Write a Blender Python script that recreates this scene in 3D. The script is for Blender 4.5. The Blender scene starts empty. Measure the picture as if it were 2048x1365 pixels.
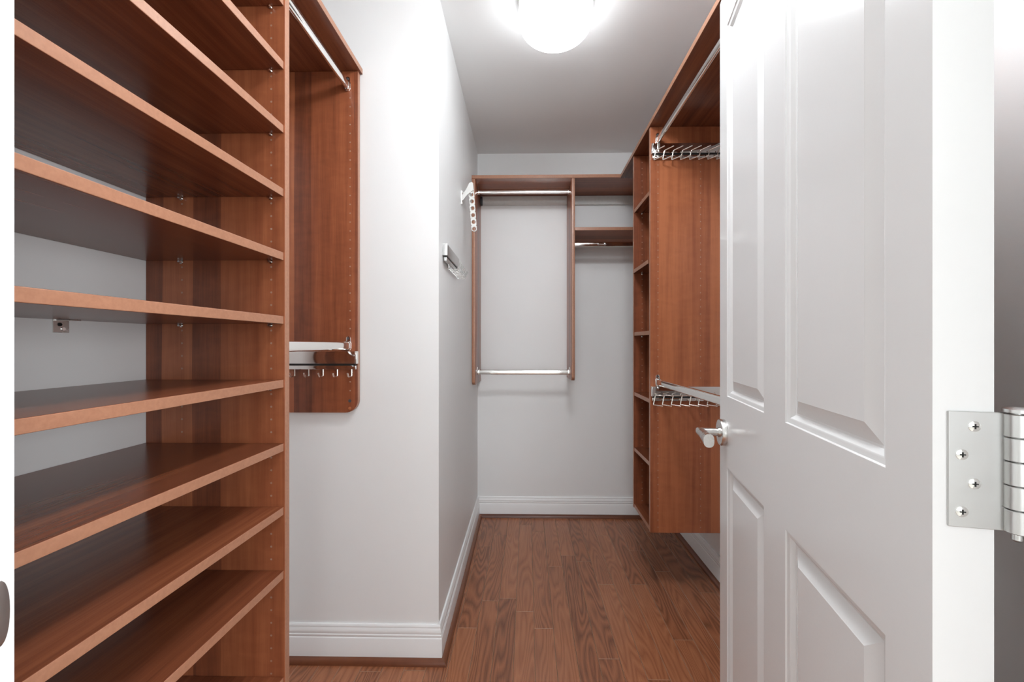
import bpy, bmesh, math, random
from mathutils import Vector, Matrix
random.seed(7)
S = bpy.context.scene
COL = S.collection

# ------------------------------------------------------------------ camera, world, exposure
cam_d = bpy.data.cameras.new('camera')
cam = bpy.data.objects.new('camera', cam_d); COL.objects.link(cam)
cam_d.sensor_width = 36.0
cam_d.lens = 36.0 * 800 / 2048
cam_d.shift_x = -17 / 2048
cam_d.shift_y = 5.5 / 2048
cam_d.clip_start = 0.02
CAM_H = 1.16
cam.location = (0, 0, CAM_H)
cam.rotation_euler = (math.radians(90), 0, math.radians(1.0))
S.camera = cam

world = bpy.data.worlds.new('world'); S.world = world
world.use_nodes = True
bg = world.node_tree.nodes['Background']
bg.inputs[0].default_value = (1.0, 0.985, 0.96, 1)
bg.inputs[1].default_value = 0.6
S.view_settings.view_transform = 'Standard'
S.view_settings.look = 'None'
S.view_settings.gamma = 1.0
S.view_settings.exposure = 0.36
LAMP_STRENGTH = 6.8
FILL_LAMP_STRENGTH = 45.0
# area lights added as fill from the unseen room behind the camera
wl = bpy.data.lights.new('back_fill_light', 'AREA'); wl.shape = 'RECTANGLE'
wl.size = 1.7; wl.size_y = 1.75; wl.energy = 29.0; wl.color = (0.94, 0.985, 1.025)
wlo = bpy.data.objects.new('back_fill_light', wl); COL.objects.link(wlo)
wlo.location = (0.25, -3.56, 1.35)
wlo.rotation_euler = (math.radians(90), 0, 0)
wl2 = bpy.data.lights.new('side_fill_light', 'AREA'); wl2.shape = 'RECTANGLE'
wl2.size = 1.7; wl2.size_y = 1.75; wl2.energy = 66.0; wl2.color = (0.94, 0.985, 1.025)
wlo2 = bpy.data.objects.new('side_fill_light', wl2); COL.objects.link(wlo2)
wlo2.location = (2.16, -1.35, 1.35); wlo2.rotation_euler = (math.radians(90), 0, math.radians(90))

# ------------------------------------------------------------------ materials
def new_mat(name):
    m = bpy.data.materials.new(name); m.use_nodes = True
    nt = m.node_tree
    return m, nt, nt.nodes['Principled BSDF']

def N(nt, typ, **kw):
    n = nt.nodes.new(typ)
    for k, v in kw.items():
        if k in n.bl_rna.properties: setattr(n, k, v)
    return n

def ramp(nt, stops):
    r = nt.nodes.new('ShaderNodeValToRGB')
    e = r.color_ramp.elements
    while len(e) < len(stops): e.new(0.5)
    for i, (p, c) in enumerate(stops):
        e[i].position = p; e[i].color = (*c, 1)
    return r

def paint(name, col, rough, bump=0.02, scale=260):
    m, nt, b = new_mat(name)
    L = nt.links
    tc = N(nt, 'ShaderNodeTexCoord')
    n = N(nt, 'ShaderNodeTexNoise'); n.inputs['Scale'].default_value = scale
    L.new(tc.outputs['Object'], n.inputs['Vector'])
    bp = N(nt, 'ShaderNodeBump'); bp.inputs['Strength'].default_value = bump; bp.inputs['Distance'].default_value = 0.002
    L.new(n.outputs['Fac'], bp.inputs['Height']); L.new(bp.outputs['Normal'], b.inputs['Normal'])
    n2 = N(nt, 'ShaderNodeTexNoise'); n2.inputs['Scale'].default_value = 2.2
    L.new(tc.outputs['Object'], n2.inputs['Vector'])
    r = ramp(nt, [(0.3, tuple(c * 0.975 for c in col)), (0.7, col)])
    L.new(n2.outputs['Fac'], r.inputs['Fac']); L.new(r.outputs['Color'], b.inputs['Base Color'])
    b.inputs['Roughness'].default_value = rough
    return m

def metal(name, col, rough):
    m, nt, b = new_mat(name)
    L = nt.links
    b.inputs['Metallic'].default_value = 1.0
    b.inputs['Base Color'].default_value = (*col, 1)
    tc = N(nt, 'ShaderNodeTexCoord')
    n = N(nt, 'ShaderNodeTexNoise'); n.inputs['Scale'].default_value = 40
    L.new(tc.outputs['Object'], n.inputs['Vector'])
    mr = N(nt, 'ShaderNodeMapRange'); mr.inputs['To Min'].default_value = rough * 0.8; mr.inputs['To Max'].default_value = rough * 1.2
    L.new(n.outputs['Fac'], mr.inputs['Value']); L.new(mr.outputs['Result'], b.inputs['Roughness'])
    return m

def plain(name, col, rough=0.5):
    m, nt, b = new_mat(name)
    L = nt.links
    tc = N(nt, 'ShaderNodeTexCoord')
    n = N(nt, 'ShaderNodeTexNoise'); n.inputs['Scale'].default_value = 60
    L.new(tc.outputs['Object'], n.inputs['Vector'])
    r = ramp(nt, [(0.3, tuple(c * 0.93 for c in col)), (0.7, col)])
    L.new(n.outputs['Fac'], r.inputs['Fac']); L.new(r.outputs['Color'], b.inputs['Base Color'])
    b.inputs['Roughness'].default_value = rough
    return m

WD, WM, WL = (0.130, 0.0370, 0.0185), (0.290, 0.0860, 0.0370), (0.450, 0.1520, 0.0640)
def veneer(name, grain, gloss=0.30, strips=13.0, tone=1.0, figure=0.20, bump=0.05, amp=0.52):
    """mahogany-look laminate; grain axis 'x','y' or 'z' in object space"""
    m, nt, b = new_mat(name)
    L = nt.links
    tc = N(nt, 'ShaderNodeTexCoord'); oi = N(nt, 'ShaderNodeObjectInfo')
    off = N(nt, 'ShaderNodeVectorMath', operation='SCALE'); off.inputs[0].default_value = (3.1, 5.3, 4.7)
    L.new(oi.outputs['Random'], off.inputs['Scale'])
    add = N(nt, 'ShaderNodeVectorMath', operation='ADD')
    L.new(tc.outputs['Object'], add.inputs[0]); L.new(off.outputs[0], add.inputs[1])
    sep = N(nt, 'ShaderNodeSeparateXYZ'); L.new(add.outputs[0], sep.inputs[0])
    axes = {'x': ('Y', 'Z', 'X'), 'y': ('X', 'Z', 'Y'), 'z': ('X', 'Y', 'Z')}[grain]
    ac = N(nt, 'ShaderNodeMath', operation='ADD')
    L.new(sep.outputs[axes[0]], ac.inputs[0]); L.new(sep.outputs[axes[1]], ac.inputs[1])
    cmb = N(nt, 'ShaderNodeCombineXYZ')
    L.new(ac.outputs[0], cmb.inputs[0]); L.new(sep.outputs[axes[2]], cmb.inputs[1])
    def mapped(sx, sy):
        mp = N(nt, 'ShaderNodeMapping'); mp.inputs['Scale'].default_value = (sx, sy, 1)
        L.new(cmb.outputs[0], mp.inputs['Vector']); return mp.outputs[0]
    # flitch strips: random tone per strip
    vm = N(nt, 'ShaderNodeMath', operation='MULTIPLY'); vm.inputs[1].default_value = strips
    wob = N(nt, 'ShaderNodeTexNoise'); wob.inputs['Scale'].default_value = 1.0; wob.inputs['Detail'].default_value = 2
    L.new(mapped(7, 0.9), wob.inputs['Vector'])
    wadd = N(nt, 'ShaderNodeMath', operation='MULTIPLY_ADD'); wadd.inputs[1].default_value = 0.02
    L.new(wob.outputs['Fac'], wadd.inputs[0]); L.new(ac.outputs[0], wadd.inputs[2])
    L.new(wadd.outputs[0], vm.inputs[0])
    vo = N(nt, 'ShaderNodeTexVoronoi', voronoi_dimensions='1D'); vo.inputs['Scale'].default_value = 1.0
    L.new(vm.outputs[0], vo.inputs['W'])
    vs = N(nt, 'ShaderNodeSeparateColor'); L.new(vo.outputs['Color'], vs.inputs[0])
    # long soft streaks, fine pores, cross-grain flame figure
    st = N(nt, 'ShaderNodeTexNoise'); st.inputs['Scale'].default_value = 1; st.inputs['Detail'].default_value = 4
    L.new(mapped(45, 1.6), st.inputs['Vector'])
    fi = N(nt, 'ShaderNodeTexNoise'); fi.inputs['Scale'].default_value = 1; fi.inputs['Detail'].default_value = 3
    L.new(mapped(420, 9), fi.inputs['Vector'])
    fl = N(nt, 'ShaderNodeTexNoise'); fl.inputs['Scale'].default_value = 1; fl.inputs['Detail'].default_value = 3; fl.inputs['Distortion'].default_value = 0.6
    L.new(mapped(16, 34), fl.inputs['Vector'])
    def madd(a, k, c):
        n = N(nt, 'ShaderNodeMath', operation='MULTIPLY_ADD'); n.inputs[1].default_value = k
        L.new(a, n.inputs[0])
        if isinstance(c, float): n.inputs[2].default_value = c
        else: L.new(c, n.inputs[2])
        return n.outputs[0]
    v = madd(vs.outputs[0], amp, -0.28 + (0.52 - amp) * 0.5)
    v = madd(st.outputs['Fac'], 0.62, v)
    v = madd(fi.outputs['Fac'], 0.28, v)
    v = madd(fl.outputs['Fac'], figure, v)
    r = ramp(nt, [(p, tuple(c * tone for c in col)) for p, col in ((0.18, WD), (0.5, WM), (0.82, WL))])
    L.new(v, r.inputs['Fac']); L.new(r.outputs['Color'], b.inputs['Base Color'])
    b.inputs['Roughness'].default_value = gloss
    bp = N(nt, 'ShaderNodeBump'); bp.inputs['Strength'].default_value = bump; bp.inputs['Distance'].default_value = 0.001
    L.new(fi.outputs['Fac'], bp.inputs['Height']); L.new(bp.outputs['Normal'], b.inputs['Normal'])
    return m

def edge_band():
    m, nt, b = new_mat('edge_banding')
    L = nt.links
    tc = N(nt, 'ShaderNodeTexCoord')
    n = N(nt, 'ShaderNodeTexNoise'); n.inputs['Scale'].default_value = 150; n.inputs['Detail'].default_value = 4
    L.new(tc.outputs['Object'], n.inputs['Vector'])
    r = ramp(nt, [(0.3, (0.36, 0.166, 0.098)), (0.7, (0.42, 0.203, 0.122))])
    L.new(n.outputs['Fac'], r.inputs['Fac']); L.new(r.outputs['Color'], b.inputs['Base Color'])
    b.inputs['Roughness'].default_value = 0.32
    return m

def oak_floor():
    m, nt, b = new_mat('stained_oak_plank')
    L = nt.links
    tc = N(nt, 'ShaderNodeTexCoord'); oi = N(nt, 'ShaderNodeObjectInfo')
    off = N(nt, 'ShaderNodeVectorMath', operation='SCALE'); off.inputs[0].default_value = (13.1, 25.3, 0)
    L.new(oi.outputs['Random'], off.inputs['Scale'])
    add = N(nt, 'ShaderNodeVectorMath', operation='ADD')
    L.new(tc.outputs['Object'], add.inputs[0]); L.new(off.outputs[0], add.inputs[1])
    def mapped(sx, sy):
        mp = N(nt, 'ShaderNodeMapping'); mp.inputs['Scale'].default_value = (sx, sy, 1)
        L.new(add.outputs[0], mp.inputs['Vector']); return mp.outputs[0]
    # cathedral figure: contour lines of a stretched noise field
    f0 = N(nt, 'ShaderNodeTexNoise'); f0.inputs['Scale'].default_value = 1; f0.inputs['Detail'].default_value = 1.2
    L.new(mapped(12, 1.35), f0.inputs['Vector'])
    mul = N(nt, 'ShaderNodeMath', operation='MULTIPLY'); mul.inputs[1].default_value = 17
    L.new(f0.outputs['Fac'], mul.inputs[0])
    fr = N(nt, 'ShaderNodeMath', operation='PINGPONG'); fr.inputs[1].default_value = 0.5
    L.new(mul.outputs[0], fr.inputs[0])
    pores = N(nt, 'ShaderNodeTexNoise'); pores.inputs['Scale'].default_value = 1; pores.inputs['Detail'].default_value = 3
    L.new(mapped(520, 14), pores.inputs['Vector'])
    tone = N(nt, 'ShaderNodeTexNoise'); tone.inputs['Scale'].default_value = 1
    L.new(mapped(9, 0.7), tone.inputs['Vector'])
    def madd(a, k, c):
        n = N(nt, 'ShaderNodeMath', operation='MULTIPLY_ADD'); n.inputs[1].default_value = k
        L.new(a, n.inputs[0])
        if isinstance(c, float): n.inputs[2].default_value = c
        else: L.new(c, n.inputs[2])
        return n.outputs[0]
    v = madd(fr.outputs[0], 0.52, -0.11)
    v = madd(pores.outputs['Fac'], 0.42, v)
    v = madd(tone.outputs['Fac'], 0.25, v)
    v = madd(oi.outputs['Random'], 0.24, v)
    r = ramp(nt, [(0.16, (0.120, 0.0400, 0.0190)), (0.48, (0.320, 0.1180, 0.0540)), (0.88, (0.480, 0.1900, 0.0900))])
    L.new(v, r.inputs['Fac']); L.new(r.outputs['Color'], b.inputs['Base Color'])
    b.inputs['Roughness'].default_value = 0.27
    bp = N(nt, 'ShaderNodeBump'); bp.inputs['Strength'].default_value = 0.06; bp.inputs['Distance'].default_value = 0.001
    L.new(v, bp.inputs['Height']); L.new(bp.outputs['Normal'], b.inputs['Normal'])
    return m

M = {}
M['wall'] = paint('grey_white_wall_paint', (0.88, 0.88, 0.872), 0.45)
M['ceiling'] = paint('ceiling_paint', (0.94, 0.94, 0.935), 0.8)
M['trim'] = paint('white_trim_paint', (0.90, 0.90, 0.895), 0.28, 0.01, 90)
M['door'] = paint('white_door_paint', (0.87, 0.87, 0.865), 0.22, 0.03, 160)
M['chrome'] = metal('polished_chrome', (0.80, 0.79, 0.77), 0.07)
M['nickel'] = metal('satin_nickel', (0.66, 0.65, 0.63), 0.27)
M['hinge'] = metal('brushed_steel', (0.62, 0.62, 0.61), 0.38)
M['vx'] = veneer('mahogany_veneer_grain_across', 'x')
M['vy'] = veneer('mahogany_veneer_grain_deep', 'y', 0.27, 6.0, 0.72, 0.03, 0.0, 0.22)
M['vz'] = veneer('mahogany_veneer_grain_upright', 'z')
M['edge'] = edge_band()
M['oak'] = oak_floor()
M['qround'] = veneer('stained_shoe_moulding', 'x', 0.35, 3, 0.45)
M['qroundy'] = veneer('stained_shoe_moulding_deep', 'y', 0.35, 3, 0.45)
M['sub'] = plain('dark_subfloor', (0.03, 0.018, 0.012), 0.9)
M['white_plastic'] = plain('white_plastic', (0.70, 0.69, 0.66), 0.35)
M['dark'] = plain('dark_grey_plastic', (0.06, 0.06, 0.065), 0.5)
M['hole'] = plain('pale_drilled_hole', (0.42, 0.27, 0.20), 0.6)
M['carpet'] = paint('pale_carpet', (0.55, 0.52, 0.47), 0.95, 0.6, 300)
M['pale_edge'] = plain('pale_plank_edge', (0.46, 0.25, 0.15), 0.35)
M['wire'] = metal('satin_rack_wire', (0.86, 0.82, 0.76), 0.25)
M['slot'] = plain('black_slot', (0.01, 0.01, 0.01), 0.6)

def emitter(name, col, strength):
    m, nt, b = new_mat(name)
    b.inputs['Base Color'].default_value = (0.8, 0.8, 0.8, 1)
    b.inputs['Emission Color'].default_value = (*col, 1)
    b.inputs['Emission Strength'].default_value = strength
    b.inputs['Roughness'].default_value = 0.3
    return m
M['fill_glow'] = emitter('fill_lamp_glass', (0.935, 0.985, 1.03), FILL_LAMP_STRENGTH)
M['glow'] = emitter('lit_opal_glass', (0.94, 0.985, 1.02), LAMP_STRENGTH)

# ------------------------------------------------------------------ object helpers
def tag(o, label=None, cat=None, group=None, kind=None):
    if label: o['label'] = label
    if cat: o['category'] = cat
    if group: o['group'] = group
    if kind: o['kind'] = kind
    return o

def thing(name, loc, label, cat, group=None, kind=None, rotz=0.0):
    o = bpy.data.objects.new(name, None); COL.objects.link(o)
    o.location = loc; o.rotation_euler = (0, 0, rotz); o.empty_display_size = 0.05
    return tag(o, label, cat, group, kind)

WORLD = {}      # object -> world origin of its local axes (no rotation), to place children
def obj(name, bm, mats, parent=None, origin=None, smooth=None, local=False):
    """bm holds coordinates in the frame of the root (world for unrotated things)."""
    bm.normal_update()
    if origin is None:
        lo = Vector((1e9,) * 3); hi = -lo
        for v in bm.verts:
            for i in range(3):
                lo[i] = min(lo[i], v.co[i]); hi[i] = max(hi[i], v.co[i])
        origin = Vector(((lo.x + hi.x) / 2, (lo.y + hi.y) / 2, lo.z))
    origin = Vector(origin)
    bmesh.ops.translate(bm, verts=bm.verts, vec=-origin)
    me = bpy.data.meshes.new(name); bm.to_mesh(me); bm.free()
    if not isinstance(mats, (list, tuple)): mats = [mats]
    for m in mats: me.materials.append(M[m] if isinstance(m, str) else m)
    if smooth:
        me.shade_smooth()
        try: me.set_sharp_from_angle(angle=math.radians(smooth))
        except Exception: pass
    o = bpy.data.objects.new(name, me); COL.objects.link(o)
    WORLD[o.name] = origin
    if parent is not None:
        o.parent = parent
        if parent.name in WORLD: base = WORLD[parent.name]
        else: base = Vector((0, 0, 0)) if local else parent.location
        o.location = origin - base
    else:
        o.location = origin
    return o

def dup(src, parent, delta):
    c = src.copy(); COL.objects.link(c); c.parent = parent
    c.location = src.location + Vector(delta)
    WORLD[c.name] = WORLD[src.name] + Vector(delta)
    return c

def box(bm, x0, x1, y0, y1, z0, z1, bev=0.0, seg=2):
    r = bmesh.ops.create_cube(bm, size=1.0)
    vs = r['verts']
    for v in vs:
        v.co = Vector((x0 + (v.co.x + .5) * (x1 - x0), y0 + (v.co.y + .5) * (y1 - y0), z0 + (v.co.z + .5) * (z1 - z0)))
    if bev > 0:
        es = set()
        for v in vs:
            for e in v.link_edges: es.add(e)
        bmesh.ops.bevel(bm, geom=list(es), offset=bev, segments=seg, profile=0.5, affect='EDGES')
    return bm

def B(x0, x1, y0, y1, z0, z1, bev=0.0, seg=2):
    return box(bmesh.new(), x0, x1, y0, y1, z0, z1, bev, seg)

def plate(bm, poly, axis, a0, a1, bev=0.0):
    """extrude a 2-D polygon along an axis. axis y: poly=(x,z); x: poly=(y,z); z: poly=(x,y)"""
    def P(p, a):
        return {'x': (a, p[0], p[1]), 'y': (p[0], a, p[1]), 'z': (p[0], p[1], a)}[axis]
    va = [bm.verts.new(P(p, a0)) for p in poly]; vb = [bm.verts.new(P(p, a1)) for p in poly]
    n = len(poly); fs = [bm.faces.new(va), bm.faces.new(vb[::-1])]
    for i in range(n):
        j = (i + 1) % n
        fs.append(bm.faces.new((va[j], va[i], vb[i], vb[j])))
    bmesh.ops.recalc_face_normals(bm, faces=fs)
    if bev > 0:
        es = [e for f in fs[:2] for e in f.edges]
        bmesh.ops.bevel(bm, geom=es, offset=bev, segments=2, profile=0.5, affect='EDGES')
    return bm

def tube(bm, pts, r, seg=10, cap=True):
    pts = [Vector(p) for p in pts]
    rings = []
    up = None
    for i, p in enumerate(pts):
        if i == 0: d = pts[1] - p
        elif i == len(pts) - 1: d = p - pts[-2]
        else: d = (pts[i + 1] - p).normalized() + (p - pts[i - 1]).normalized()
        d.normalize()
        if up is None:
            up = Vector((0, 0, 1)) if abs(d.z) < 0.9 else Vector((1, 0, 0))
        s = d.cross(up).normalized(); up = s.cross(d).normalized()
        k = 1.0
        if 0 < i < len(pts) - 1:
            c = d.dot((p - pts[i - 1]).normalized()); k = 1 / max(c, 0.5)
        rr = r[i] if isinstance(r, (list, tuple)) else r
        ring = []
        for q in range(seg):
            a = 2 * math.pi * q / seg
            ring.append(bm.verts.new(p + s * math.cos(a) * rr * (1 + (k - 1) * 0.5) + up * math.sin(a) * rr * (1 + (k - 1) * 0.5)))
        rings.append(ring)
    for i in range(len(rings) - 1):
        for q in range(seg):
            w = (q + 1) % seg
            bm.faces.new((rings[i][q], rings[i + 1][q], rings[i + 1][w], rings[i][w]))
    if cap:
        bm.faces.new(rings[0]); bm.faces.new(rings[-1][::-1])
    bmesh.ops.recalc_face_normals(bm, faces=bm.faces)
    return bm

def bent(pts, rad=0.006, n=4):
    """round the inner corners of a polyline"""
    pts = [Vector(p) for p in pts]; out = [pts[0]]
    for i in range(1, len(pts) - 1):
        a = (pts[i - 1] - pts[i]); b = (pts[i + 1] - pts[i])
        k = min(rad, a.length * .45, b.length * .45)
        p0 = pts[i] + a.normalized() * k; p1 = pts[i] + b.normalized() * k
        for t in range(n + 1):
            u = t / n
            out.append((1 - u) ** 2 * p0 + 2 * u * (1 - u) * pts[i] + u * u * p1)
    out.append(pts[-1])
    return out

def lathe(bm, prof, cx, cy, seg=48):
    rings = []
    for r, z in prof:
        if r < 1e-6: rings.append([bm.verts.new((cx, cy, z))])
        else: rings.append([bm.verts.new((cx + r * math.cos(2 * math.pi * q / seg), cy + r * math.sin(2 * math.pi * q / seg), z)) for q in range(seg)])
    for a, b in zip(rings, rings[1:]):
        for q in range(seg):
            w = (q + 1) % seg
            if len(a) == 1: bm.faces.new((a[0], b[q], b[w]))
            elif len(b) == 1: bm.faces.new((a[q], b[0], a[w]))
            else: bm.faces.new((a[q], b[q], b[w], a[w]))
    bmesh.ops.recalc_face_normals(bm, faces=bm.faces)
    return bm

def cyl(bm, c, axis, r, h, seg=20):
    """cylinder starting at c going +h along axis"""
    c = Vector(c); d = {'x': Vector((1, 0, 0)), 'y': Vector((0, 1, 0)), 'z': Vector((0, 0, 1))}[axis]
    return tube(bm, [c, c + d * h], r, seg)

def edged(bm, axes):
    """give faces facing the given signed axes the second material slot (edge banding)"""
    bm.normal_update()
    for f in bm.faces:
        for a in axes:
            s = 1 if a[0] == '+' else -1
            if f.normal['xyz'.index(a[1])] * s > 0.6: f.material_index = 1
    return bm

# ------------------------------------------------------------------ dimensions of the place (metres)
H = 2.44
XL, XR = -0.971, 0.932          # left and right walls
YR, YB = 1.46, 2.69             # return wall and back wall
XA0, XA1 = -0.325, -0.336       # alcove wall, at the return corner and at the back
YF0, YF1 = 0.220, 0.336         # front wall thickness
JL, JR = -0.440, 0.432          # door opening
T = 0.12

# ------------------------------------------------------------------ the setting
def wall(name, bm, label, mat='wall'):
    return tag(obj(name, bm, mat), label, 'wall', kind='structure')

wall('wall_left', B(XL - T, XL, YF1, YR + T, 0, H), 'pale grey wall behind the long mahogany shelves')
bm = plate(bmesh.new(), [(XL, YR), (XA0, YR), (XA1, YB), (XA1, YB + T), (XA1 - T, YB + T), (XA1 - T, YR + T), (XL, YR + T)], 'z', 0, H)
wall('wall_return', bm, 'pale grey wall jutting out beside the left shelves, turning into the alcove')
wall('wall_back', B(XA1, XR + T, YB, YB + T, 0, H), 'pale grey wall at the far end of the closet')
wall('wall_right', B(XR, XR + T, YF0, YB, 0, H), 'shaded grey wall behind the open door')
bm = bmesh.new()
box(bm, XL - T, JL - 0.02, YF0, YF1, 0, H); box(bm, JR + 0.02, XR, YF0, YF1, 0, H); box(bm, JL - 0.02, JR + 0.02, YF0, YF1, 2.07, H)
wall('wall_front', bm, 'grey wall that holds the closet doorway around the camera')
tag(obj('ceiling', B(XL - T, XR + T, YF0, YB + T, H, H + 0.1), 'ceiling'), 'flat pale grey closet ceiling around the glowing lamp', 'ceiling', kind='structure')

# floor: subfloor slab with single planks
YH = -3.6
floor = tag(obj('floor', B(-2.3, 2.3, YH, YB + T, -0.06, -0.012), 'sub'), 'red brown oak plank floor running away to the back wall', 'floor', kind='structure')
PW = 0.0777
def zc(X, Y): return -X * math.sin(math.radians(1)) + Y * math.cos(math.radians(1))
def ground(px, py):
    """floor point under a photograph pixel"""
    t = math.tan(math.radians(1)); a = (px - 1041) / 800; r = (a - t) / (1 + a * t)
    Y = 800 * CAM_H / (py - 688) / (math.cos(math.radians(1)) - r * math.sin(math.radians(1)))
    return r * Y, Y
seen = [(982, 1203), (1052, 1224), (1110, 1134), (938, 1257), (1089, 1258), (1218, 1319), (1271, 1170), (1414, 1186), (1367, 1281), (1320, 1361)]
joints = {}
for px, py in seen:
    X, Y = ground(px, py); joints.setdefault(math.floor((X + 0.0505) / PW), []).append(Y)
YP = -0.6
k0 = math.floor((XL + 0.0505) / PW)
k1 = math.floor((XR + 0.0505) / PW)
for k in range(k0, k1 + 1):
    xa, xb = max(-0.0505 + k * PW, XL), min(-0.0505 + (k + 1) * PW, XR)
    if xb - xa < 0.006: continue
    ys = sorted(joints.get(k, []))
    if not ys: ys = [random.uniform(1.05, 2.2)]
    while ys[0] > YP + 0.4: ys.insert(0, ys[0] - random.uniform(0.55, 1.05))
    while ys[-1] < YB - 0.35: ys.append(ys[-1] + random.uniform(0.6, 1.1))
    ys = [YP] + [y for y in ys if YP + 0.12 < y < YB - 0.12] + [YB]
    for ya, yb in zip(ys, ys[1:]):
        g = 0.00045; c = 0.0009
        bm = bmesh.new()
        lo = [bm.verts.new((x, y, -0.012)) for x, y in ((xa + g, ya + g), (xb - g, ya + g), (xb - g, yb - g), (xa + g, yb - g))]
        mi = [bm.verts.new((v.co.x, v.co.y, -c * 0.7)) for v in lo]
        to = [bm.verts.new((x, y, 0)) for x, y in ((xa + g + c, ya + g + c), (xb - g - c, ya + g + c), (xb - g - c, yb - g - c), (xa + g + c, yb - g - c))]
        for a, b_ in ((lo, mi), (mi, to)):
            for i in range(4):
                j = (i + 1) % 4; bm.faces.new((a[i], a[j], b_[j], b_[i]))
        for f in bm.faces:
            if abs(f.calc_center_median().z + c * 0.35) < 0.0001: f.material_index = 1  # bevelled plank edges take the paler colour
        bm.faces.new(to)
        obj('plank', bm, ['oak', 'pale_edge'], floor)

# the room behind the camera, with two added windows framing the fill lights
tag(obj('floor_bedroom', B(-2.2, 2.2, YH, YP, -0.012, 0.004), 'carpet'), 'pale carpet of the room behind the camera', 'floor', kind='structure')
bm = bmesh.new(); box(bm, -2.2, XL, YP, YF0, -0.012, 0.0); box(bm, XR, 2.2, YP, YF0, -0.012, 0.0)
tag(obj('floor_sides', bm, 'carpet'), 'pale carpet strips beside the closet doorway', 'floor', kind='structure')
wall('wall_bedroom_left', B(-2.3, -2.2, YH, YF0, 0, H), 'grey white wall left of the camera, outside the closet')
wall('wall_bedroom_right', B(2.2, 2.3, YH, YF0, 0, H), 'grey white wall right of the camera, outside the closet')
bm = bmesh.new(); box(bm, -2.2, XL - T, YF0, YF1, 0, H); box(bm, XR, 2.2, YF0, YF1, 0, H)
wall('wall_bedroom_front', bm, 'grey white wall on both sides of the closet, outside it')
wall('wall_bedroom_back', B(-2.3, 2.3, YH - 0.1, YH, 0, H), 'grey white wall with the added window behind the camera')
tag(obj('ceiling_bedroom', B(-2.3, 2.3, YH - 0.1, YF0, H, H + 0.1), 'ceiling'), 'white ceiling of the room behind the camera', 'ceiling', kind='structure')
win = thing('added_window_1', (0.25, YH, 0.45), 'added white framed window around a fill light behind the camera', 'window', kind='structure')
for x0, x1, z0, z1 in ((-0.68, -0.60, 0.40, 2.30), (1.10, 1.18, 0.40, 2.30), (-0.60, 1.10, 2.225, 2.30), (-0.60, 1.10, 0.40, 0.475), (0.23, 0.27, 0.475, 2.225)):
    obj('added_window_frame', B(x0, x1, YH, YH + 0.07, z0, z1, 0.004), 'trim', win)

win = thing('added_window_2', (2.2, -1.35, 0.45), 'added white framed window around a fill light, right of the camera', 'window', kind='structure')
for y0, y1, z0, z1 in ((-2.28, -2.20, 0.40, 2.30), (-0.50, -0.42, 0.40, 2.30), (-2.20, -0.50, 2.225, 2.30), (-2.20, -0.50, 0.40, 0.475), (-1.37, -1.33, 0.475, 2.225)):
    obj('added_window_frame', B(2.13, 2.2, y0, y1, z0, z1, 0.004), 'trim', win)

# baseboards and shoe moulding swept along the walls, one object per wall, mitred
def sweep(path, prof, names, mat, label, cat):
    n = len(path)
    dirs = [(Vector(path[i + 1]) - Vector(path[i])).normalized() for i in range(n - 1)]
    nor = [Vector((d.y, -d.x)) for d in dirs]
    def pt(i, off):
        p = Vector(path[i])
        if i == 0: return p + nor[0] * off
        if i == n - 1: return p + nor[-1] * off
        a, b_ = nor[i - 1], nor[i]
        m = (a + b_).normalized()
        return p + m * (off / m.dot(a))
    for i in range(n - 1):
        bm = bmesh.new()
        A = [bm.verts.new((*pt(i, o), z)) for o, z in prof]; C = [bm.verts.new((*pt(i + 1, o), z)) for o, z in prof]
        for k in range(len(prof)):
            j = (k + 1) % len(prof); bm.faces.new((A[k], A[j], C[j], C[k]))
        bm.faces.new(A); bm.faces.new(C[::-1])
        bmesh.ops.recalc_face_normals(bm, faces=bm.faces)
        m = mat(dirs[i]) if callable(mat) else mat
        tag(obj(names[i], bm, m, smooth=35), label[i], cat, kind='structure')

path = [(XL, 1.022), (XL, YR), (XA0, YR), (XA1, YB), (XR, YB), (XR, YF1)]
bprof = [(0, 0), (0.0150, 0), (0.0150, 0.085), (0.0140, 0.088), (0.0118, 0.0895), (0.0118, 0.0925), (0.0132, 0.0945), (0.0132, 0.0985), (0.0108, 0.1005),
         (0.0108, 0.1030), (0.0122, 0.1060), (0.0115, 0.1120), (0.0092, 0.1190), (0.0072, 0.1225), (0.0086, 0.1250), (0.0080, 0.1300), (0.0055, 0.1330), (0, 0.1330)]
sweep(path, bprof, ['baseboard_left', 'baseboard_return', 'baseboard_alcove', 'baseboard_back', 'baseboard_right'], 'trim',
      ['white baseboard on the left wall, under the short hanging bay', 'white grooved baseboard along the jutting grey wall facing the camera',
       'white grooved baseboard receding along the left alcove wall', 'white grooved baseboard across the far back wall', 'white grooved baseboard on the right wall below the tall shelf tower'], 'baseboard')
qp = [(0.0150, 0.0), (0.0330, 0.0)] + [(0.0150 + 0.018 * math.cos(a * math.pi / 12), 0.020 * math.sin(a * math.pi / 12)) for a in range(1, 7)]
sweep(path, qp, ['trim_1', 'trim_2', 'trim_3', 'trim_4', 'trim_5'], lambda d: 'qroundy' if abs(d.y) > 0.5 else 'qround',
      ['brown shoe moulding at the foot of the left wall', 'brown wooden shoe moulding under the baseboard of the jutting wall',
       'brown wooden shoe moulding running back along the left alcove baseboard', 'brown wooden shoe moulding under the far back baseboard', 'brown wooden shoe moulding along the right wall under the tower'], 'moulding')

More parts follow.
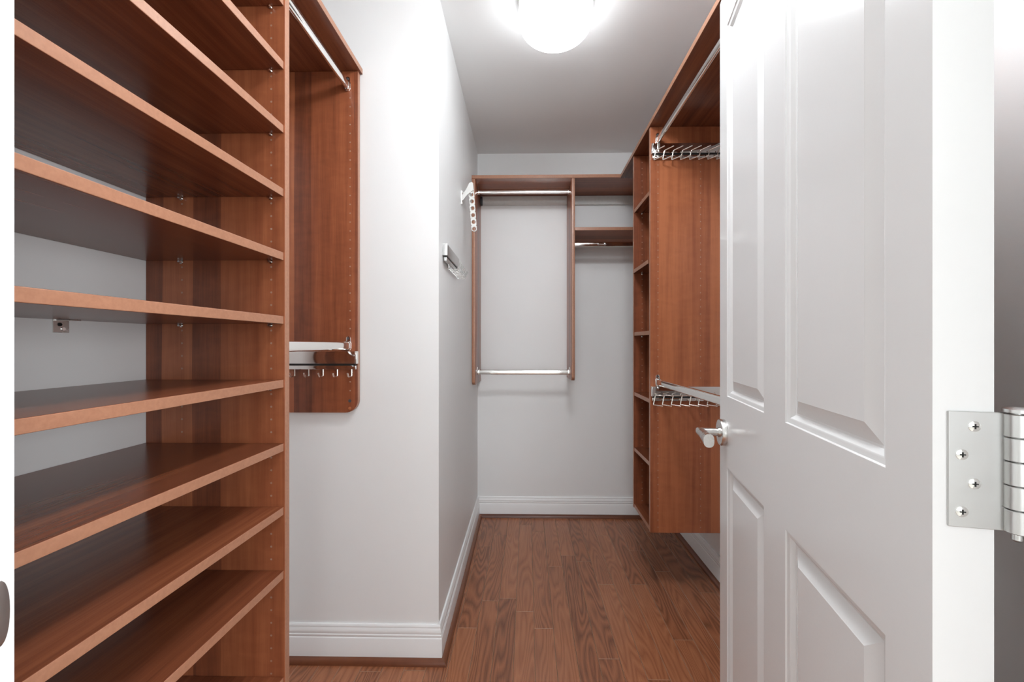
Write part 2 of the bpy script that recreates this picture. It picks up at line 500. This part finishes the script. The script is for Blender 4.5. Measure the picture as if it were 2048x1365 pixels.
# ------------------------------------------------------------------ ceiling lamp, and one added for fill
LX, LY, LR = 0.104, 1.486, 0.1365
def lamp(x, y, z, label, mat, r=LR):
    t = thing('ceiling_light', (x, y, z - 0.16), label, 'lamp')
    obj('ceiling_plate', lathe(bmesh.new(), [(0, z), (r + 0.001, z), (r + 0.001, z - 0.036), (r - 0.004, z - 0.038), (0, z - 0.038)], x, y), 'trim', t, smooth=40)
    prof = [(0, z - 0.037), (r - 0.006, z - 0.037), (r, z - 0.039), (r, z - 0.080)]
    for a in range(1, 13):
        q = a / 12 * math.pi / 2
        prof.append((r - 0.062 + 0.062 * math.cos(q), z - 0.080 - 0.050 * math.sin(q)))
    prof += [(r * 0.25, z - 0.1315), (0, z - 0.132)]
    obj('glass_shade', lathe(bmesh.new(), prof, x, y, 64), mat, t, smooth=40)
    return t
lamp(LX, LY, H, 'glowing white round drum lamp seen at the top of the picture', 'glow')
lamp(0.20, 0.78, H, 'added fill lamp, a bright drum on the ceiling just inside the doorway, out of view', 'fill_glow')  # unseen fixture, added to brighten the closet from above the doorway

# ------------------------------------------------------------------ the open door
A0 = (0.3609, 0.3629)
ROT = -math.radians(11.69)
door = thing('door_1', (A0[0], A0[1], 0), 'white panelled door standing open on the right with lever handle', 'door', kind='structure', rotz=ROT)
DW, DT, DZ0, DZ1 = 0.7093, 0.0445, 0.012, 2.049
ysg = [0, 0.0625, 0.3085, 0.4020, 0.6450, DW]
zsg = [DZ0, 0.235, 0.8555, 1.0305, 1.9450, DZ1]
bm = bmesh.new()
cells = {(1, 1), (3, 1), (1, 3), (3, 3)}
for i in range(5):
    for j in range(5):
        y0, y1, z0, z1 = ysg[i], ysg[i + 1], zsg[j], zsg[j + 1]
        if (i, j) in cells: continue
        for x in (0, DT): bm.faces.new([bm.verts.new((x, y, z)) for y, z in ((y0, z0), (y1, z0), (y1, z1), (y0, z1))])
for y in (0, DW): bm.faces.new([bm.verts.new((x, y, z)) for x, z in ((0, DZ0), (DT, DZ0), (DT, DZ1), (0, DZ1))])
for z in (DZ0, DZ1): bm.faces.new([bm.verts.new((x, y, z)) for x, y in ((0, 0), (DT, 0), (DT, DW), (0, DW))])
bmesh.ops.remove_doubles(bm, verts=bm.verts, dist=1e-5)
bmesh.ops.recalc_face_normals(bm, faces=bm.faces)
es = [e for e in bm.edges if len(e.link_faces) == 2 and abs(e.link_faces[0].normal.dot(e.link_faces[1].normal)) < 0.1]
bmesh.ops.bevel(bm, geom=es, offset=0.0016, segments=2, profile=0.5, affect='EDGES')
obj('door_leaf', bm, 'door', door, origin=(0, 0, 0), local=True, smooth=35)
pprof = [(0, 0), (0.0015, 0.0024), (0.0070, 0.0034), (0.0095, 0.0044), (0.0130, 0.0078), (0.0155, 0.0095), (0.0185, 0.0100), (0.0390, 0.0030), (0.0405, 0.0022), (0.0420, 0.0022)]
for i, j in sorted(cells):
    y0, y1, z0, z1 = ysg[i], ysg[i + 1], zsg[j], zsg[j + 1]
    bm = bmesh.new()
    for side in (0, 1):
        prev = None
        for ins, dep in pprof:
            x = dep if side == 0 else DT - dep
            ring = [bm.verts.new((x, y, z)) for y, z in ((y0 + ins, z0 + ins), (y1 - ins, z0 + ins), (y1 - ins, z1 - ins), (y0 + ins, z1 - ins))]
            if prev:
                for q in range(4): bm.faces.new((prev[q], prev[(q + 1) % 4], ring[(q + 1) % 4], ring[q]))
            prev = ring
        bm.faces.new(prev)
    for f in bm.faces:
        s = -1 if f.calc_center_median().x < DT / 2 else 1
        f.normal_update()
        if f.normal.x * s < 0: f.normal_flip()
    obj('door_panel', bm, 'door', door, local=True, smooth=20)

# lever handle
hy, hz = 0.668, 0.9365
handle = thing('door_handle', (0, 0, 0), None, None); handle.parent = door
handle.location = (0, hy, hz)
tag(handle, 'satin nickel lever handle with round rosette')
def hobj(name, bm, mat, smooth=40): return obj(name, bm, mat, handle, origin=(0, 0, 0), local=True, smooth=smooth)
bm = bmesh.new()
tube(bm, [(0, 0, 0), (-0.0100, 0, 0), (-0.0125, 0, 0), (-0.0128, 0, 0)], [0.0330, 0.0330, 0.0315, 0.0250], 40)
hobj('rosette', bm, 'nickel')
bm = bmesh.new()
tube(bm, [(-0.0125, 0, 0), (-0.0160, 0, 0)], 0.0125, 24)
tube(bm, [(-0.0150, 0, 0), (-0.0560, 0, 0)], 0.0098, 24)
hobj('spindle', bm, 'nickel')
bm = bmesh.new()
rings = []
for s, hh, ht, xo in ((-0.010, 0.0098, 0.0098, 0), (0.012, 0.0100, 0.0098, 0), (0.045, 0.0112, 0.0102, -0.0005), (0.080, 0.0135, 0.0110, -0.0020), (0.104, 0.0155, 0.0115, -0.0030)):
    ring = []
    for q in range(20):
        a = 2 * math.pi * q / 20; ca, sa = math.cos(a), math.sin(a)
        ex = 0.75
        px_, pz_ = math.copysign(abs(ca) ** ex, ca) * ht, math.copysign(abs(sa) ** ex, sa) * hh
        yy = -s
        if s < 0: yy = -(-0.0098) if False else 0.0098 * (-px_ / ht)        # mitred corner
        ring.append(bm.verts.new((-0.0560 + px_ + xo, yy, pz_)))
    rings.append(ring)
for a, b_ in zip(rings, rings[1:]):
    for q in range(20): bm.faces.new((a[q], a[(q + 1) % 20], b_[(q + 1) % 20], b_[q]))
bm.faces.new(rings[0]); bm.faces.new(rings[-1][::-1])
bmesh.ops.recalc_face_normals(bm, faces=bm.faces)
hobj('lever', bm, 'nickel')

# hinge
hc = 1.0500
hinge = thing('hinge', (0, 0, 0), 'brushed steel butt hinge on the door edge', None); hinge.parent = door
def gobj(name, bm, mat, smooth=40): return obj(name, bm, mat, hinge, local=True, smooth=smooth)
gobj('hinge_leaf', B(0.0105, 0.0520, -0.0022, 0.0002, hc - 0.0508, hc + 0.0508, 0.0006), 'hinge', None)
kx, ky = 0.0560, -0.0055
for i in range(5):
    z0 = hc - 0.0508 + i * 0.02032
    gobj('knuckle', tube(bmesh.new(), [(kx, ky, z0 + 0.0004), (kx, ky, z0 + 0.0010), (kx, ky, z0 + 0.0193), (kx, ky, z0 + 0.0199)], [0.0068, 0.0075, 0.0075, 0.0068], 28), 'hinge')
gobj('hinge_pin', tube(bmesh.new(), [(kx, ky, hc - 0.058), (kx, ky, hc - 0.056), (kx, ky, hc - 0.0515), (kx, ky, hc + 0.0512), (kx, ky, hc + 0.0518), (kx, ky, hc + 0.0545), (kx, ky, hc + 0.0560)],
                       [0.0015, 0.0035, 0.0035, 0.0035, 0.0085, 0.0085, 0.0050], 24), 'hinge')
for x, z in ((0.0290, 1.0880), (0.0200, 1.0630), (0.0290, 1.0380), (0.0200, 1.0130)):
    sc = gobj('screw', tube(bmesh.new(), [(x, -0.0020, z), (x, -0.0026, z), (x, -0.0032, z)], [0.0048, 0.0046, 0.0030], 20), 'chrome')
    bm = bmesh.new(); box(bm, x - 0.0022, x + 0.0022, -0.0035, -0.0030, z - 0.0005, z + 0.0005); box(bm, x - 0.0005, x + 0.0005, -0.0035, -0.0030, z - 0.0022, z + 0.0022)
    obj('screw_slot', bm, 'slot', sc, local=True)

# door frame
frame = thing('door_2', (JL, YF0, 0), 'white painted door jamb with metal strike plate at the left picture edge', 'door frame', kind='structure')
obj('jamb', B(JL - 0.020, JL, YF0 - 0.012, YF1 + 0.0, 0, 2.07, 0.0012), 'trim', frame)
obj('jamb', B(JR, JR + 0.020, YF0 - 0.012, YF1 + 0.0, 0, 2.07, 0.0012), 'trim', frame)
obj('head', B(JL, JR, YF0 - 0.012, YF1 + 0.0, 2.052, 2.072, 0.0012), 'trim', frame)
obj('casing', B(JL - 0.095, JL - 0.006, YF0 - 0.030, YF0 - 0.012, 0, 2.16, 0.003), 'trim', frame)
obj('casing', B(JR + 0.006, JR + 0.095, YF0 - 0.030, YF0 - 0.012, 0, 2.16, 0.003), 'trim', frame)
sz = 0.9350
poly = [(0.2950, sz - 0.028), (0.3220, sz - 0.028)]
for a in range(1, 12):
    q = -math.pi / 2 + a * math.pi / 12
    poly.append((0.3220 + 0.0096 * math.cos(q) ** 0.6, sz + 0.028 * math.sin(q)))
poly += [(0.3220, sz + 0.028), (0.2950, sz + 0.028)]
sp = obj('strike_plate', plate(bmesh.new(), poly, 'x', JL - 0.0005, JL + 0.0016, 0.0004), 'hinge', frame, smooth=30)
tag(sp, 'rounded satin metal strike plate')
obj('latch_hole', B(JL + 0.0014, JL + 0.0019, 0.300, 0.3150, sz - 0.012, sz + 0.012), 'slot', sp)

# ------------------------------------------------------------------ closet joinery helpers
PT = 0.019
def holes(parent, xs, y, zs, face='y', r=0.0026):
    """rows of small drilled holes with pale rims on a panel face, too small to pick apart"""
    bm = bmesh.new()
    for x in xs:
        for z in zs:
            c = Vector((x, y, z)) if face == 'y' else Vector((y, x, z))
            vs = []
            for q in range(8):
                a = 2 * math.pi * q / 8
                vs.append(bm.verts.new(c + Vector((math.cos(a) * r, 0, math.sin(a) * r)) if face == 'y' else c + Vector((0, math.cos(a) * r, math.sin(a) * r))))
            bm.faces.new(vs[::-1] if False else vs)
    bmesh.ops.recalc_face_normals(bm, faces=bm.faces)
    o = obj('shelf_pin_holes', bm, 'hole', parent); o['kind'] = 'stuff'
    return o

def frange(a, b, s):
    out = []
    while a <= b + 1e-6: out.append(a); a += s
    return out

def panel_xz(x0, x1, y0, z0, z1, edges, t=PT):
    return edged(B(x0, x1, y0, y0 + t, z0, z1, 0.0012), edges)

def rounded_panel(front, back, z0, z1, a0, a1, axis, rad):
    """upright panel with a rounded lower front corner; poly in (depth coordinate, z)"""
    s = 1 if back > front else -1
    poly = [(back, z1), (back, z0)]
    for k in range(0, 9):
        q = k / 8 * math.pi / 2
        poly.append((front + s * rad - s * rad * math.sin(q), z0 + rad - rad * math.cos(q)))
    poly.append((front, z1))
    bm = plate(bmesh.new(), poly, axis, a0, a1, 0.0010)
    bm.normal_update()
    ax = 'xyz'.index(axis)
    for f in bm.faces:
        if abs(f.normal[ax]) < 0.6: f.material_index = 1
    return bm

def oval_rod(p0, p1, along, mat='chrome', hh=0.015, hw=0.0075):
    """flat-oval closet rod, 30 x 15 mm, between two points along x or y"""
    bm = bmesh.new(); prof = []
    for k in range(9):
        q = -math.pi + k / 8 * math.pi; prof.append((hw * math.cos(q), -(hh - hw) + hw * math.sin(q)))
    for k in range(9):
        q = k / 8 * math.pi; prof.append((hw * math.cos(q), (hh - hw) + hw * math.sin(q)))
    if along == 'y': plate(bm, [(p0[0] + a, p0[2] + z) for a, z in prof], 'y', p0[1], p1[1])
    else: plate(bm, [(p0[1] + a, p0[2] + z) for a, z in prof], 'x', p0[0], p1[0])
    return bm

def cup(c, along, d):
    """rod end support on a panel: shallow oval socket with a screw loop above; d = direction away from panel"""
    bm = bmesh.new(); x, y, z = c
    poly = []
    for k in range(13):
        q = math.pi + k / 12 * math.pi; poly.append((0.0105 * math.cos(q), -0.008 + 0.0105 * math.sin(q)))
    poly += [(0.0105, 0.012), (0.0085, 0.016)]
    for k in range(9):
        q = k / 8 * math.pi; poly.append((0.0085 * math.cos(q), 0.026 + 0.0085 * math.sin(q)))
    poly += [(-0.0085, 0.016), (-0.0105, 0.012)]
    if along == 'y': plate(bm, [(x + a, z + b_) for a, b_ in poly], 'y', *sorted((y, y + d * 0.003)), 0.0006)
    else: plate(bm, [(y + a, z + b_) for a, b_ in poly], 'x', *sorted((x, x + d * 0.003)), 0.0006)
    sock = []
    for k in range(9):
        q = -math.pi + k / 8 * math.pi; sock.append((0.0095 * math.cos(q), -0.0080 + 0.0095 * math.sin(q)))
    for k in range(9):
        q = k / 8 * math.pi; sock.append((0.0095 * math.cos(q), 0.0080 + 0.0095 * math.sin(q)))
    if along == 'y': plate(bm, [(x + a, z + b_) for a, b_ in sock], 'y', *sorted((y, y + d * 0.012)), 0.0006)
    else: plate(bm, [(y + a, z + b_) for a, b_ in sock], 'x', *sorted((x, x + d * 0.012)), 0.0006)
    return bm

def rod(parent, p0, p1, along, cups=(True, True)):
    r = obj('closet_rod', oval_rod(p0, p1, along), 'chrome', parent, smooth=40)
    i = 'xy'.index(along)
    for on, p, d in ((cups[0], p0, 1), (cups[1], p1, -1)):
        if not on: continue
        cu = obj('rod_socket', cup(p, along, d), 'chrome', r, smooth=40)
        bm = bmesh.new()
        c = Vector(p) + Vector((0, 0, 0.026))
        q = Vector((0, 0, 0)); q[i] = d * 0.0031
        cyl(bm, c + q - Vector([0.0005 * d if k == i else 0 for k in range(3)]), along, 0.0042, 0.0012 * d if d > 0 else -0.0012, 14)
        # screw seen through the loop (sub-part of the rod)
        obj('screw', bm, 'dark', r, smooth=40)
    return r

# ------------------------------------------------------------------ left shelving unit
SX0, SX1 = XL + 0.001, -0.6125
SY0, SY1 = 0.3625, 1.000
shelving = thing('shelving_unit', ((SX0 + SX1) / 2, (SY0 + SY1) / 2, 0), 'open mahogany shelving unit with eleven long shelves at the left', 'shelves')
sp1 = obj('side_panel', panel_xz(SX0, SX1, SY1, 0, 2.148, ['+x', '+y'][:1]), ['vz', 'edge'], shelving)
sp0 = obj('side_panel', panel_xz(SX0, SX1, SY0 - PT, 0, 2.148, ['+x']), ['vz', 'edge'], shelving)
shelf_z = [2.0135 - 0.1607 * k for k in range(10)] + [0.298]
first = None
for z in shelf_z:
    if first is None:
        first = obj('shelf', edged(B(SX0, SX1 - 0.003, SY0 + 0.0005, SY1 - 0.0005, z, z + 0.0200, 0.0012), ['+x']), ['vy', 'edge'], shelving)
        z_first = z
    else: dup(first, shelving, (0, 0, z - z_first))
obj('toe_kick', B(SX0, SX1 - 0.040, SY0 + 0.0005, SY1 - 0.0005, 0.0, 0.09, 0.001), ['vy'], shelving)
hx = (-0.6475, -0.8765)
zh = [z for z in frange(0.10, 2.13, 0.03214)]
def free_of(zs, shelves, t=0.022):
    return [z for z in zs if all(not (s - 0.008 < z < s + t + 0.003) for s in shelves)]
holes(sp1, hx, SY1 - 0.0004, free_of([2.0135 - 0.0165 + 0.03214 * k for k in range(-60, 5)], shelf_z))
def pin_mesh(x, y, z):
    bm = bmesh.new()
    tube(bm, [(x, y, z - 0.0035), (x, y - 0.011, z - 0.0035)], 0.0028, 10)
    tube(bm, [(x, y - 0.0015, z - 0.0035), (x, y - 0.0030, z - 0.0035)], 0.0048, 12)
    return bm
pin0 = None
for z in shelf_z[:10]:
    for x in hx:
        if pin0 is None:
            pin0 = obj('shelf_pin', pin_mesh(x, SY1, z), 'chrome', shelving, smooth=40); pz, pxx = z, x
        else: dup(pin0, shelving, (x - pxx, 0, z - pz))
# angle bracket under one shelf against the wall
zb = shelf_z[5]
bm = bmesh.new()
box(bm, XL + 0.0002, XL + 0.0022, 0.800, 0.829, zb - 0.027, zb, 0.0004); box(bm, XL + 0.0002, XL + 0.032, 0.803, 0.826, zb - 0.0022, zb - 0.0002, 0.0004)
ang = obj('angle_bracket', bm, 'nickel', shelving)
for zz, m in ((zb - 0.010, 'slot'), (zb - 0.019, 'chrome')):
    obj('bracket_screw', cyl(bmesh.new(), (XL + 0.0020, 0.812 if m == 'slot' else 0.818, zz), 'x', 0.0036, 0.0015, 14), m, ang, smooth=40)

# left hanging bay: end panel, rods
EY = 1.4375
bay = thing('hanging_bay', (-0.79, 1.43, 0.91), 'short mahogany hanging bay with chrome rods beside the left shelves', 'hanging bay')
ep = obj('end_panel', rounded_panel(-0.6140, SX0, 0.9100, 2.148, EY, EY + PT, 'y', 0.046), ['vz', 'edge'], bay, smooth=25)
holes(ep, (-0.6420,), EY - 0.0004, [z for z in frange(0.99, 2.13, 0.03214) if not 1.03 < z < 1.185 and not 2.07 < z < 2.125])
for z in (0.953, 0.926):
    obj('cam_cap', cyl(bmesh.new(), (-0.6430, EY - 0.0014, z), 'y', 0.0055, 0.002, 18), 'dark' if z > 0.94 else 'vx', bay, smooth=40)
rod(bay, (-0.6500, SY1 + PT, 2.092), (-0.6500, EY, 2.092), 'y')
rod(bay, (-0.6475, SY1 + PT, 1.1530), (-0.6475, EY, 1.1530), 'y')
tag(obj('top_shelf', edged(B(SX0, -0.6050, YF1 + 0.002, YR - 0.001, 2.1490, 2.1690, 0.0012), ['+x', '+y']), ['vy', 'edge']),
    'mahogany top shelf running over the left shelving and hanging bay', 'shelf', 'closet top shelves')

# ------------------------------------------------------------------ racks
def wire(bm, pts, r=0.0022): return tube(bm, bent(pts, 0.004, 3), r, 8)

def rack(name, loc, rotz, L, label, cat, hooks, style, group=None, mx=1, metal_='chrome', wire_='wire'):
    """slide-out rack: chrome rail along local +x against the plane y=0, hooks towards local -y"""
    t = thing(name, loc, label, cat, group, rotz=rotz)
    def o(nm, bm, mat=None, sm=40, par=None):
        if mx < 0:
            for v in bm.verts: v.co.x = -v.co.x
            bmesh.ops.reverse_faces(bm, faces=bm.faces)
        return obj(nm, bm, mat or metal_, par or t, local=True, smooth=sm)
    o('rail', B(0.004, L, -0.0190, 0, -0.0440, 0, 0.0012))
    o('end_cap', B(0, 0.0055, -0.0200, 0, -0.0448, 0.0008, 0.0014))
    sl = o('slide', B(0.004, L, -0.0160, -0.0050, -0.0645, -0.0510, 0.0010))
    o('slide_track', B(0.006, L, -0.0130, -0.0080, -0.0512, -0.0438), 'slot', 40, sl)
    h0 = None
    for k in range(hooks[1]):
        x = hooks[0] + k * hooks[2]
        if h0 is None:
            bm = bmesh.new()
            if style == 'belt':
                wire(bm, [(x, -0.0105, -0.0630), (x, -0.0105, -0.0900), (x, -0.0380, -0.0900), (x, -0.0450, -0.0760)], 0.0026)
            elif style == 'tie':
                wire(bm, [(x + 0.036, -0.0680, -0.0360), (x + 0.009, -0.0290, -0.0370), (x, -0.0290, -0.0800), (x + 0.027, -0.0680, -0.0800)], 0.0026)
                tube(bm, [(x + 0.006, -0.0150, -0.0570), (x + 0.0045, -0.0290, -0.0570)], 0.0020, 8)
            else:
                wire(bm, [(x, -0.0600, -0.0600), (x, -0.0470, -0.0900), (x, -0.0150, -0.0900), (x, -0.0105, -0.0630)], 0.0014)
                tube(bm, [(x, -0.0105, -0.0600), (x, -0.0105, -0.0640)], 0.0020, 8)
            h0 = o('hook', bm, wire_)
        else:
            c = h0.copy(); COL.objects.link(c); c.parent = t; c.location = h0.location + Vector((mx * k * hooks[2], 0, 0))
    return t

rack('belt_rack', (-0.6115, EY, 1.1325), 0.0, 0.33, 'chrome belt rack with small hooks on the left hanging bay panel', 'belt rack', (0.020, 6, 0.0515), 'belt', mx=-1)

# ------------------------------------------------------------------ right shelf tower and hanging bay
TX0, TX1 = 0.5555, XR - 0.001
TY0, TY1 = 1.820, 2.100
TZ0, TZ1 = 0.304, 2.142
tower = thing('shelf_tower', ((TX0 + TX1) / 2, (TY0 + TY1) / 2, TZ0), 'tall narrow mahogany shelf tower hung on the right wall', 'shelves')
tp0 = obj('side_panel', panel_xz(TX0, TX1, TY0, TZ0, TZ1, ['-x']), ['vz', 'edge'], tower)
tp1 = obj('side_panel', panel_xz(TX0, TX1, TY1, TZ0, TZ1, ['-x']), ['vz', 'edge'], tower)
tsh = [(1.843, 0), (1.527, -0.006), (1.201, 0), (0.889, 0), (0.600, 0), (TZ0 + 0.001, 0)]
t0 = None
for z, dx in tsh:
    if t0 is None:
        t0 = obj('shelf', edged(B(TX0 + 0.002, TX1, TY0 + PT + 0.0004, TY1 - 0.0004, z, z + 0.0190, 0.0012), ['-x']), ['vy', 'edge'], tower); tz = z
    else: dup(t0, tower, (dx, 0, z - tz))
holes(tp0, (0.5900, 0.7810), TY0 - 0.0004, [z for z in frange(0.330, 2.125, 0.03214) if not (0.985 > z > 0.88) and not (2.10 > z > 1.975)])
holes(tp1, (0.5985,), TY1 - 0.0004, free_of(frange(0.340, 2.125, 0.03214), [s[0] for s in tsh]), r=0.0024)
pin0 = None
for z, dx in tsh[:-1]:
    if pin0 is None: pin0 = obj('shelf_pin', pin_mesh(0.5985, TY1, z), 'chrome', tower, smooth=40); pz = z
    else: dup(pin0, tower, (0, 0, z - pz))

RY0 = 0.870
rbay = thing('hanging_bay', (0.745, RY0, 0.90), 'mahogany hanging bay with chrome rods, mostly hidden by the open door', 'hanging bay')
obj('end_panel', panel_xz(TX0, TX1, RY0 - PT, 0.90, TZ1, ['-x']), ['vz', 'edge'], rbay)
rod(rbay, (0.5880, RY0, 2.0780), (0.5880, TY0 - 0.0012, 2.0780), 'y')
rod(rbay, (0.5880, RY0, 0.9870), (0.5880, TY0 - 0.0012, 0.9870), 'y')
tag(obj('top_shelf', edged(B(0.5500, XR - 0.0005, RY0 - PT - 0.004, 2.3835, TZ1 + 0.0005, TZ1 + 0.0205, 0.0012), ['-x']), ['vy', 'edge']),
    'mahogany top shelf running along the right wall over the shelf tower', 'shelf', 'closet top shelves')
rack('tie_rack', (0.5580, TY0, 2.0585), 0.0, 0.34, 'upper chrome tie rack under the high rod on the right tower', 'tie rack', (0.0045, 8, 0.0395), 'tie', 'tie racks on the tower panel')
rack('tie_rack', (0.5570, TY0, 0.9680), 0.0, 0.34, 'lower chrome tie rack under the low rod on the right tower', 'tie rack', (0.0035, 8, 0.0395), 'tie', 'tie racks on the tower panel')

# ------------------------------------------------------------------ back wall unit
BY0 = 2.390
back = thing('hanging_unit', (0.0, 2.54, 0.91), 'mahogany double hanging unit with chrome rods on the back wall', 'hanging unit')
BZ = 2.1480
obj('side_panel', rounded_panel(BY0, YB - 0.002, 0.9110, BZ, -0.3325, -0.3325 + PT, 'x', 0.030), ['vz', 'edge'], back, smooth=25)
obj('side_panel', rounded_panel(BY0, YB - 0.002, 0.9380, BZ, 0.2638, 0.2638 + PT, 'x', 0.030), ['vz', 'edge'], back, smooth=25)
obj('top_panel', edged(B(-0.3345, XR - 0.001, BY0 - 0.005, YB - 0.002, BZ + 0.0005, BZ + 0.0205, 0.0012), ['-y']), ['vx', 'edge'], back)
obj('shelf', edged(B(0.2832, XR - 0.001, BY0, YB - 0.002, 1.8365, 1.8555, 0.0012), ['-y']), ['vx', 'edge'], back)
obj('hanging_rail', B(-0.3130, 0.2634, YB - 0.018, YB - 0.001, 2.0880, BZ - 0.0005, 0.0020), 'white_plastic', back)
obj('hanging_rail', B(0.2832, XR - 0.001, YB - 0.018, YB - 0.001, 2.0880, BZ - 0.0005, 0.0020), 'white_plastic', back)
bm = bmesh.new()
poly = []
for k in range(24):
    q = 2 * math.pi * k / 24; poly.append((2.655 + 0.017 * math.cos(q), 2.108 + 0.030 * math.sin(q)))
plate(bm, poly, 'x', -0.3134, -0.2990, 0.002)
obj('rail_cover', bm, 'dark', back, smooth=40)
rod(back, (-0.3135, 2.50, 2.1120), (0.2638, 2.50, 2.1120), 'x')
rod(back, (-0.3135, 2.50, 0.9820), (0.2638, 2.50, 0.9820), 'x')
rod(back, (0.2828, 2.50, 1.7800), (XR - 0.001, 2.50, 1.7800), 'x')

# ------------------------------------------------------------------ accessories on the alcove wall
def xa(y): return XA0 + (XA1 - XA0) * (y - YR) / (YB - YR)
ra = math.atan2(YB - YR, XA1 - XA0)
rack('tie_rack', (xa(1.523), 1.523, 1.5430), ra, 0.285, 'small chrome tie rack with wire hooks on the left alcove wall', 'tie rack', (0.060, 8, 0.0300), 'wall', metal_='hinge', wire_='nickel')

vx = xa(1.985)
valet = thing('hanger_holder', (vx, 1.985, 1.855), 'white plastic hanger strip with six holes on the left alcove wall', 'hanger holder')
obj('wall_bracket', B(vx, vx + 0.0060, 1.975, 1.995, 1.852, 1.921, 0.0015), 'chrome', valet)
for z in (1.915, 1.860):
    obj('screw', cyl(bmesh.new(), (vx + 0.0055, 1.985, z), 'x', 0.0045, 0.003, 14), 'nickel', valet, smooth=40)
ty = 2.000
bm = plate(bmesh.new(), [(vx + 0.004, 1.900), (vx + 0.004, 1.872), (vx + 0.030, 1.905), (vx + 0.0585, 1.926), (vx + 0.0585, 1.962), (vx + 0.052, 1.968), (vx + 0.040, 1.964), (vx + 0.034, 1.950)], 'y', ty - 0.0105, ty - 0.0055, 0.0008)
obj('arm', bm, 'white_plastic', valet)
# strip: chain of ring cells, 6 holes
wid, L = 0.0135, 0.0345
ax0, az0 = vx + 0.0470, 1.935
tilt = math.atan2(0.0185, 0.235)
def sp_(a, l):   # across, along (downwards)
    return (ax0 + a * math.cos(tilt) + l * math.sin(tilt), az0 - l * math.cos(tilt) + a * math.sin(tilt))
bm = bmesh.new()
for k in range(-1, 6):
    l0 = 0.010 + (k + 0.5) * L; NS = 24
    outer = []; inner = []
    for q in range(NS):
        a = 2 * math.pi * q / NS; ca, sa = math.cos(a), math.sin(a)
        s = max(abs(ca) / wid, abs(sa) / (L / 2))
        if k == 5 and sa > 0: o = (ca * wid, sa * wid)
        else: o = (ca / s, sa / s)
        outer.append((o[0], l0 + o[1])); inner.append((ca * 0.0100, l0 + sa * 0.0100))
    for y_ in (ty - 0.0025, ty + 0.0025):
        vo = [bm.verts.new((sp_(*p)[0], y_, sp_(*p)[1])) for p in outer]
        if k < 0: bm.faces.new(vo); continue
        vi = [bm.verts.new((sp_(*p)[0], y_, sp_(*p)[1])) for p in inner]
        for q in range(NS): bm.faces.new((vo[q], vo[(q + 1) % NS], vi[(q + 1) % NS], vi[q]))
    for lst in ([outer] if k < 0 else [outer, inner]):
        f0 = [bm.verts.new((sp_(*p)[0], ty - 0.0025, sp_(*p)[1])) for p in lst]; f1 = [bm.verts.new((sp_(*p)[0], ty + 0.0025, sp_(*p)[1])) for p in lst]
        for q in range(NS): bm.faces.new((f0[q], f0[(q + 1) % NS], f1[(q + 1) % NS], f1[q]))
bmesh.ops.remove_doubles(bm, verts=bm.verts, dist=1e-5)
bmesh.ops.recalc_face_normals(bm, faces=bm.faces)
obj('holed_strip', bm, 'white_plastic', valet)
obj('pivot_screw', cyl(bmesh.new(), (ax0 + 0.003, ty - 0.0130, az0 - 0.022), 'y', 0.004, 0.010, 14), 'nickel', valet, smooth=40)
